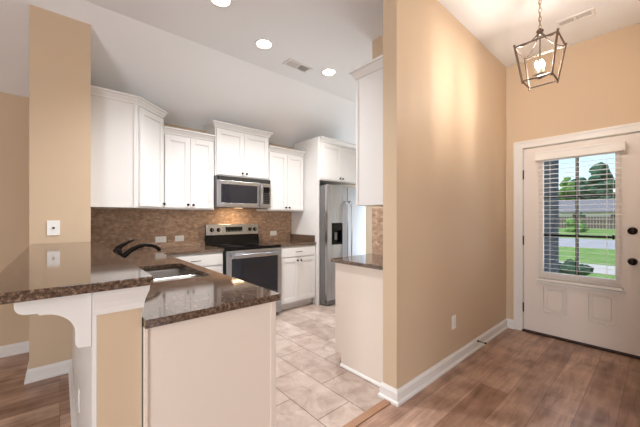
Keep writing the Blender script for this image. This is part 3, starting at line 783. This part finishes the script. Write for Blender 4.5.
# ------------------------------------------------------------------ wall plates
def plate(label, fr, u, z, wd, ht, kind):
    o = thing('outlet' if kind != 'jack' else 'wall_jack', label, 'outlet' if kind != 'jack' else 'wall plate', tuple(fr(u, 0, z)), 'white wall plates')
    MB(fr).box(u-wd/2, u+wd/2, .0005, .006, z-ht/2, z+ht/2, bev=.002).build('cover_plate', PLATE, o)
    if kind == 'jack':
        MB(fr).lathe([(.009, 0), (.009, .004), (.005, .006)], (u, .006, z), 'w', 12).build('jack', SLOT, o, 'small grey jack')
    else:
        for s in (-1, 1):
            hz = wd > ht; cu = u+(s*.02 if hz else 0); cz = z+(0 if hz else s*.02)
            r = MB(fr).box(cu-.014, cu+.014, .006, .008, cz-.014, cz+.014, bev=.0009).build('socket', PLATE, o)
            m = MB(fr)
            for q in (-.005, .005):
                if hz: m.box(cu-.003, cu+.005, .008, .0083, cz+q-.001, cz+q+.001)
                else: m.box(cu+q-.001, cu+q+.001, .008, .0083, cz-.003, cz+.005)
            m.build('slots', SLOT, r)
    return o
plate('white wall plate with a small jack on the beige column above the bar', fy(0, 3.22), -.038, 1.19, .078, .118, 'jack')
fb = fy(0, YR-.012)
plate('white outlet lying sideways on the backsplash, nearest the faucet', fb, .915, 1.012, .12, .072, 'o')
plate('white outlet lying sideways on the backsplash, just left of the range', fb, 1.125, 1.015, .105, .07, 'o')
plate('white outlet lying sideways on the backsplash right of the range', fb, 2.495, 1.035, .115, .07, 'o')
plate('white outlet low on the beige entry wall', fy(0, YE), 2.583, .364, .072, .118, 'o')
plate('white outlet low on the white dining face of the bar wall', Frame(.0785, 0, (0, -1), (-1, 0)), -2.0, .33, .072, .118, 'o')

# door stop on the baseboard
root = thing('door_stop', 'dark spring door stop screwed to the entry wall baseboard', 'door stop', (3.06, YE-.015, .075))
fs_ = fy(3.06, YE-.017)
m = MB(fs_); m.lathe([(.011, 0), (.011, .005), (.006, .008)], (0, 0, .075), 'w', 12); m.build('mount', BRONZE, root)
m = MB(fs_); m.tube([(.0055*math.cos(k*.9), .008+.055*k/70, .075+.0055*math.sin(k*.9)) for k in range(71)], .0013, 5); m.build('spring', BRONZE, root)
m = MB(fs_); m.lathe([(.007, 0), (.008, .004), (.008, .012), (.005, .015)], (0, .063, .075), 'w', 12); m.build('tip', BRONZE, root)

# ------------------------------------------------------------------ ceiling fixtures
DL = [((1.557, 2.643), 'lit recessed ceiling light, middle one between the cabinets and the vent'),
      ((2.446, 2.636), 'lit recessed ceiling light beyond the ceiling vent'),
      ((.975, 2.335), 'lit recessed ceiling light at the top edge, farthest from the vent')]
proto = None
for (x, y), lab in DL:
    if proto is None:
        proto = thing('recessed_light', lab, 'light', (x, y, HC), 'recessed ceiling lights')
        m = MB(); m.lathe([(.072, -.001), (.072, -.004), (.09, -.006), (.094, -.003), (.094, -.0005)], (x, y, HC), 'z', 32); m.build('trim_ring', TRIM, proto)
        m = MB(); m.lathe([(.0715, -.0008), (.0715, -.0035), (.05, -.0045), (.001, -.005)], (x, y, HC), 'z', 28); m.build('lens', LENS, proto)
    else: dup(proto, (x, y, HC), lab)
    add_light('downlight_lamp', 'SPOT', (x, y, HC-.03), 98, (.97, .98, 1), (0, 0, -1), spot_size=math.radians(130), spot_blend=.8, shadow_soft_size=.06)
def vent(label, cx, cy, L, Wd, along):
    fr = Frame(cx, cy, along, (along[1], -along[0]))
    o = thing('ceiling_vent', label, 'vent', (cx, cy, HC), 'white ceiling registers')
    m = MB(fr); 
    for a, b, c, d in ((-L/2, L/2, -Wd/2, -Wd/2+.022), (-L/2, L/2, Wd/2-.022, Wd/2), (-L/2, -L/2+.022, -Wd/2+.022, Wd/2-.022), (L/2-.022, L/2, -Wd/2+.022, Wd/2-.022), (-.012, .012, -Wd/2+.022, Wd/2-.022)):
        m.box(a, b, c, d, HC-.008, HC-.0005)
    m.build('vent_frame', TRIM, o, bev=.001)
    MB(fr).box(-L/2+.02, L/2-.02, -Wd/2+.02, Wd/2-.02, HC-.0015, HC-.0006).build('duct_gap', GAPG, o)
    m = MB(fr); n = 9
    for sgn in (-1, 1):
        for k in range(n):
            u = sgn*(.02+(L/2-.05)*k/(n-1)); t = .006*sgn
            m.hexa([fr(u-.001, -Wd/2+.022, HC-.007), fr(u+.001, -Wd/2+.022, HC-.007), fr(u+.001, Wd/2-.022, HC-.007), fr(u-.001, Wd/2-.022, HC-.007),
                    fr(u-.001+t, -Wd/2+.022, HC-.002), fr(u+.001+t, -Wd/2+.022, HC-.002), fr(u+.001+t, Wd/2-.022, HC-.002), fr(u-.001+t, Wd/2-.022, HC-.002)])
    m.build('louvers', TRIM, o)
    return o
vent('white louvered register on the kitchen ceiling between two recessed lights', 2.075, 2.765, .33, .15, (1, 0))
vent('white louvered register on the entry ceiling behind the lantern', 3.42, .50, .26, .12, (0, 1))

# ------------------------------------------------------------------ lantern pendant
LX, LY = 2.638, .582
root = thing('lantern_pendant', 'bronze open-frame lantern pendant hanging from a chain in the entry', 'pendant light', (LX, LY, HC))
fl = Frame(LX, LY)
zt, zb, ht, hb = 2.52, 2.27, .125, .0875
m = MB(fl); s = .0066
for h, z in ((ht, zt), (hb, zb)):
    c = [(h, h), (-h, h), (-h, -h), (h, -h)]
    for i in range(4):
        a, b = c[i], c[(i+1) % 4]; m.tube([(a[0], a[1], z), (b[0], b[1], z)], s, 4)
for sx in (-1, 1):
    for sy in (-1, 1):
        q = .018; 
        k1 = (ht-hb)/(zt-zb)
        m.tube([(sx*(ht+q*k1), sy*(ht+q*k1), zt+q), (sx*(hb-q*k1), sy*(hb-q*k1), zb-q)], .0072, 4)
m.build('frame', LANTERN, root)
m = MB(fl)
for sx in (-1, 1):
    for sy in (-1, 1):
        P = []
        for k in range(9):
            t = k/8; r = .014+(ht-.014)*(t**1.0); P.append((sx*r, sy*r, zt+.085*(1-t)**2.2))
        m.tube(P, .0038, 6)
m.build('scroll_arms', LANTERN, root)
m = MB(fl); m.lathe([(.006, 0), (.02, .004), (.022, .014), (.014, .022), (.02, .03), (.024, .036), (.02, .044), (.008, .05), (.006, .06)], (0, 0, zt+.075), 'z', 18)
m.tube([(0, 0, zt+.08), (0, 0, 2.315)], .0045, 8); m.build('hub_and_stem', LANTERN, root)
m = MB(fl); m.lathe([(.004, -.026), (.012, -.02), (.03, -.012), (.05, .0), (.052, .006), (.03, .01), (.006, .012)], (0, 0, 2.307), 'z', 24)
for k in range(4):
    a = PI/4+k*PI/2; cx, cy = .022*math.cos(a), .022*math.sin(a)
    m.lathe([(.009, 0), (.0105, .004), (.008, .008)], (cx, cy, 2.315), 'z', 14)
m.build('candle_dish', NICKEL, root)
for k in range(4):
    a = PI/4+k*PI/2; cx, cy = .022*math.cos(a), .022*math.sin(a)
    cs = MB(fl).lathe([(.007, 0), (.007, .045), (.005, .047)], (cx, cy, 2.322), 'z', 12).build('candle_sleeve', CANDLE, root)
    MB(fl).lathe([(.005, 0), (.008, .01), (.009, .018), (.0075, .028), (.004, .038), (.001, .044)], (cx, cy, 2.37), 'z', 14).build('bulb', BULB, cs, 'glowing bulb')
m = MB(fl); z = zt+.14; k = 0
while z < HC-.03:
    P = []
    for j in range(13):
        t = 2*PI*j/12; a = .0085*math.cos(t); b = .02*math.sin(t)
        P.append((a, 0, z+b) if k % 2 else (0, a, z+b))
    m.tube(P, .0022, 6, caps=True); z += .031; k += 1
m.tube([(.004, .003, zt+.13), (-.004, .003, (zt+HC)/2), (.003, -.003, HC-.02)], .0015, 5)
m.build('chain', BRASS, root)
m = MB(fl); m.lathe([(.062, -.0005), (.062, -.006), (.045, -.02), (.015, -.028), (.006, -.032)], (0, 0, HC), 'z', 24); m.build('canopy', LANTERN, root)

# ------------------------------------------------------------------ outdoors
m = MB(); m.box(XD+.141, 80, -40, 50, -.4, -.15); struct(m.build('ground_lawn', GRASS), 'green front lawn beyond the door', 'lawn')
m = MB(); m.box(XD+.142, 5.9, -2.0, 1.04, -.149, -.02); struct(m.build('floor_porch', CONC), 'concrete porch slab outside the front door', 'porch')
m = MB()
m.box(XD+.141, XE+.1, 1.05, 1.1, -.149, 3.1)
struct(m.build('wall_porch', EXTBRICK), 'brick wall beside the porch with blue grey shade in its colour')
m = MB(); m.box(10.3, 12.2, -20, 30, -.149, -.135); struct(m.build('ground_walk', CONC), 'pale concrete walk crossing the front lawn', 'path')
m = MB(); m.box(18.8, 26.5, -40, 50, -.149, -.13); struct(m.build('ground_road', ROADM), 'grey street beyond the front lawn', 'road')
def blob_tree(label, x, y, h, r, mat, low=.25, seed=1, name='tree'):
    rd = random.Random(seed)
    root = thing(name, label, 'tree' if name == 'tree' else 'shrub', (x, y, -.15), 'trees across the street' if name == 'tree' else 'shrubs along the front walk')
    m = MB(); n = 70 if name == 'tree' else 30
    for k in range(n):
        t = rd.random(); a = rd.random()*2*PI; zz = -.15+h*(low+(1-low)*t)*.93
        rr = r*math.sin(PI*min(.98, max(.2, t*.8+.15)))*rd.uniform(.25, .85); q = r*rd.uniform(.15, .33)
        t2 = bmesh.new(); bmesh.ops.create_icosphere(t2, subdivisions=2, radius=1)
        for v in t2.verts:
            f = q*(1+rd.uniform(-.28, .28)); v.co = Vector((x+rr*math.cos(a)+v.co.x*f, y+rr*math.sin(a)+v.co.y*f, max(-.1, zz+v.co.z*f*.8)))
        m.take(t2)
    m.build('crown', mat, root)
    m = MB(); m.tube([(x, y, -.15), (x+.02*h, y, h*low), (x, y, h*.7)], [.035*h*.6, .025*h*.6, .008*h], 8); m.build('trunk', BARK, root)
    return root
blob_tree('large deep green tree in the middle of the view through the door glass', 73, 7.2, 11.4, 3.3, LEAF_D, .15, 3)
blob_tree('pale green tree showing beside the shaded porch wall', 70, 11.6, 9.6, 2.0, LEAF_L, .15, 5)
blob_tree('broad deep green tree between the two trees seen through the door glass', 79, 11.0, 9.6, 3.0, LEAF_D, .15, 31)
blob_tree('deep green tree behind the grey-roofed house', 78, -4.0, 9.5, 3.6, LEAF_D, .2, 9)
blob_tree('tall dark tree far behind the pale green tree', 76, 18, 11.0, 4.0, LEAF_D, .2, 11)
blob_tree('rounded pale green bush on the far lawn', 39, 5.9, 1.3, 1.2, LEAF_L, .1, 13, 'shrub')
blob_tree('small dark bush in front of the house', 53.5, 7.2, 2.4, .6, LEAF_D, .1, 15, 'shrub')
for k, (x, y) in enumerate(((8.7, -.1), (8.9, 1.35), (8.7, 2.8))):
    blob_tree(['low shrub by the walk, nearest the door knob side', 'low shrub by the walk, middle of three', 'low shrub by the walk, nearest the porch wall'][k], x, y, .42, .42, LEAF_D, .1, 20+k, 'shrub')
# house across the street
root = thing('house', 'single-storey pale house with a grey roof across the street', 'house', (62, 6, -.15))
m = MB(); m.box(59, 66, -4, 16, -.15, 2.2); m.build('walls', HOUSEM, root)
fh = Frame(0, 0, (1, 0), (0, 1))
m = MB(); m.slab([(58.3, 2.1), (62.5, 3.9), (66.7, 2.1), (66.7, 2.25), (62.5, 4.1), (58.3, 2.25)], -4.5, 16.5); m.build('roof', ROOFM, root)
for y in (-1, 4.0, 8.2, 12.5):
    m = MB(); m.box(58.93, 59.05, y-.7, y+.7, .6, 1.8); m.build('window', WINDARK, root)
root = thing('fence', 'dark wooden fence in front of the house across the street', 'fence', (52, 4, -.15))
m = MB()
for k in range(60): m.box(52, 52.03, -5+k*.3, -5+k*.3+.26, -.1, 1.45)
m.build('boards', FENCEM, root)
m = MB()
for z in (.2, .85): m.box(52.03, 52.08, -5, 13, z, z+.09)
m.build('rails', FENCEM, root)
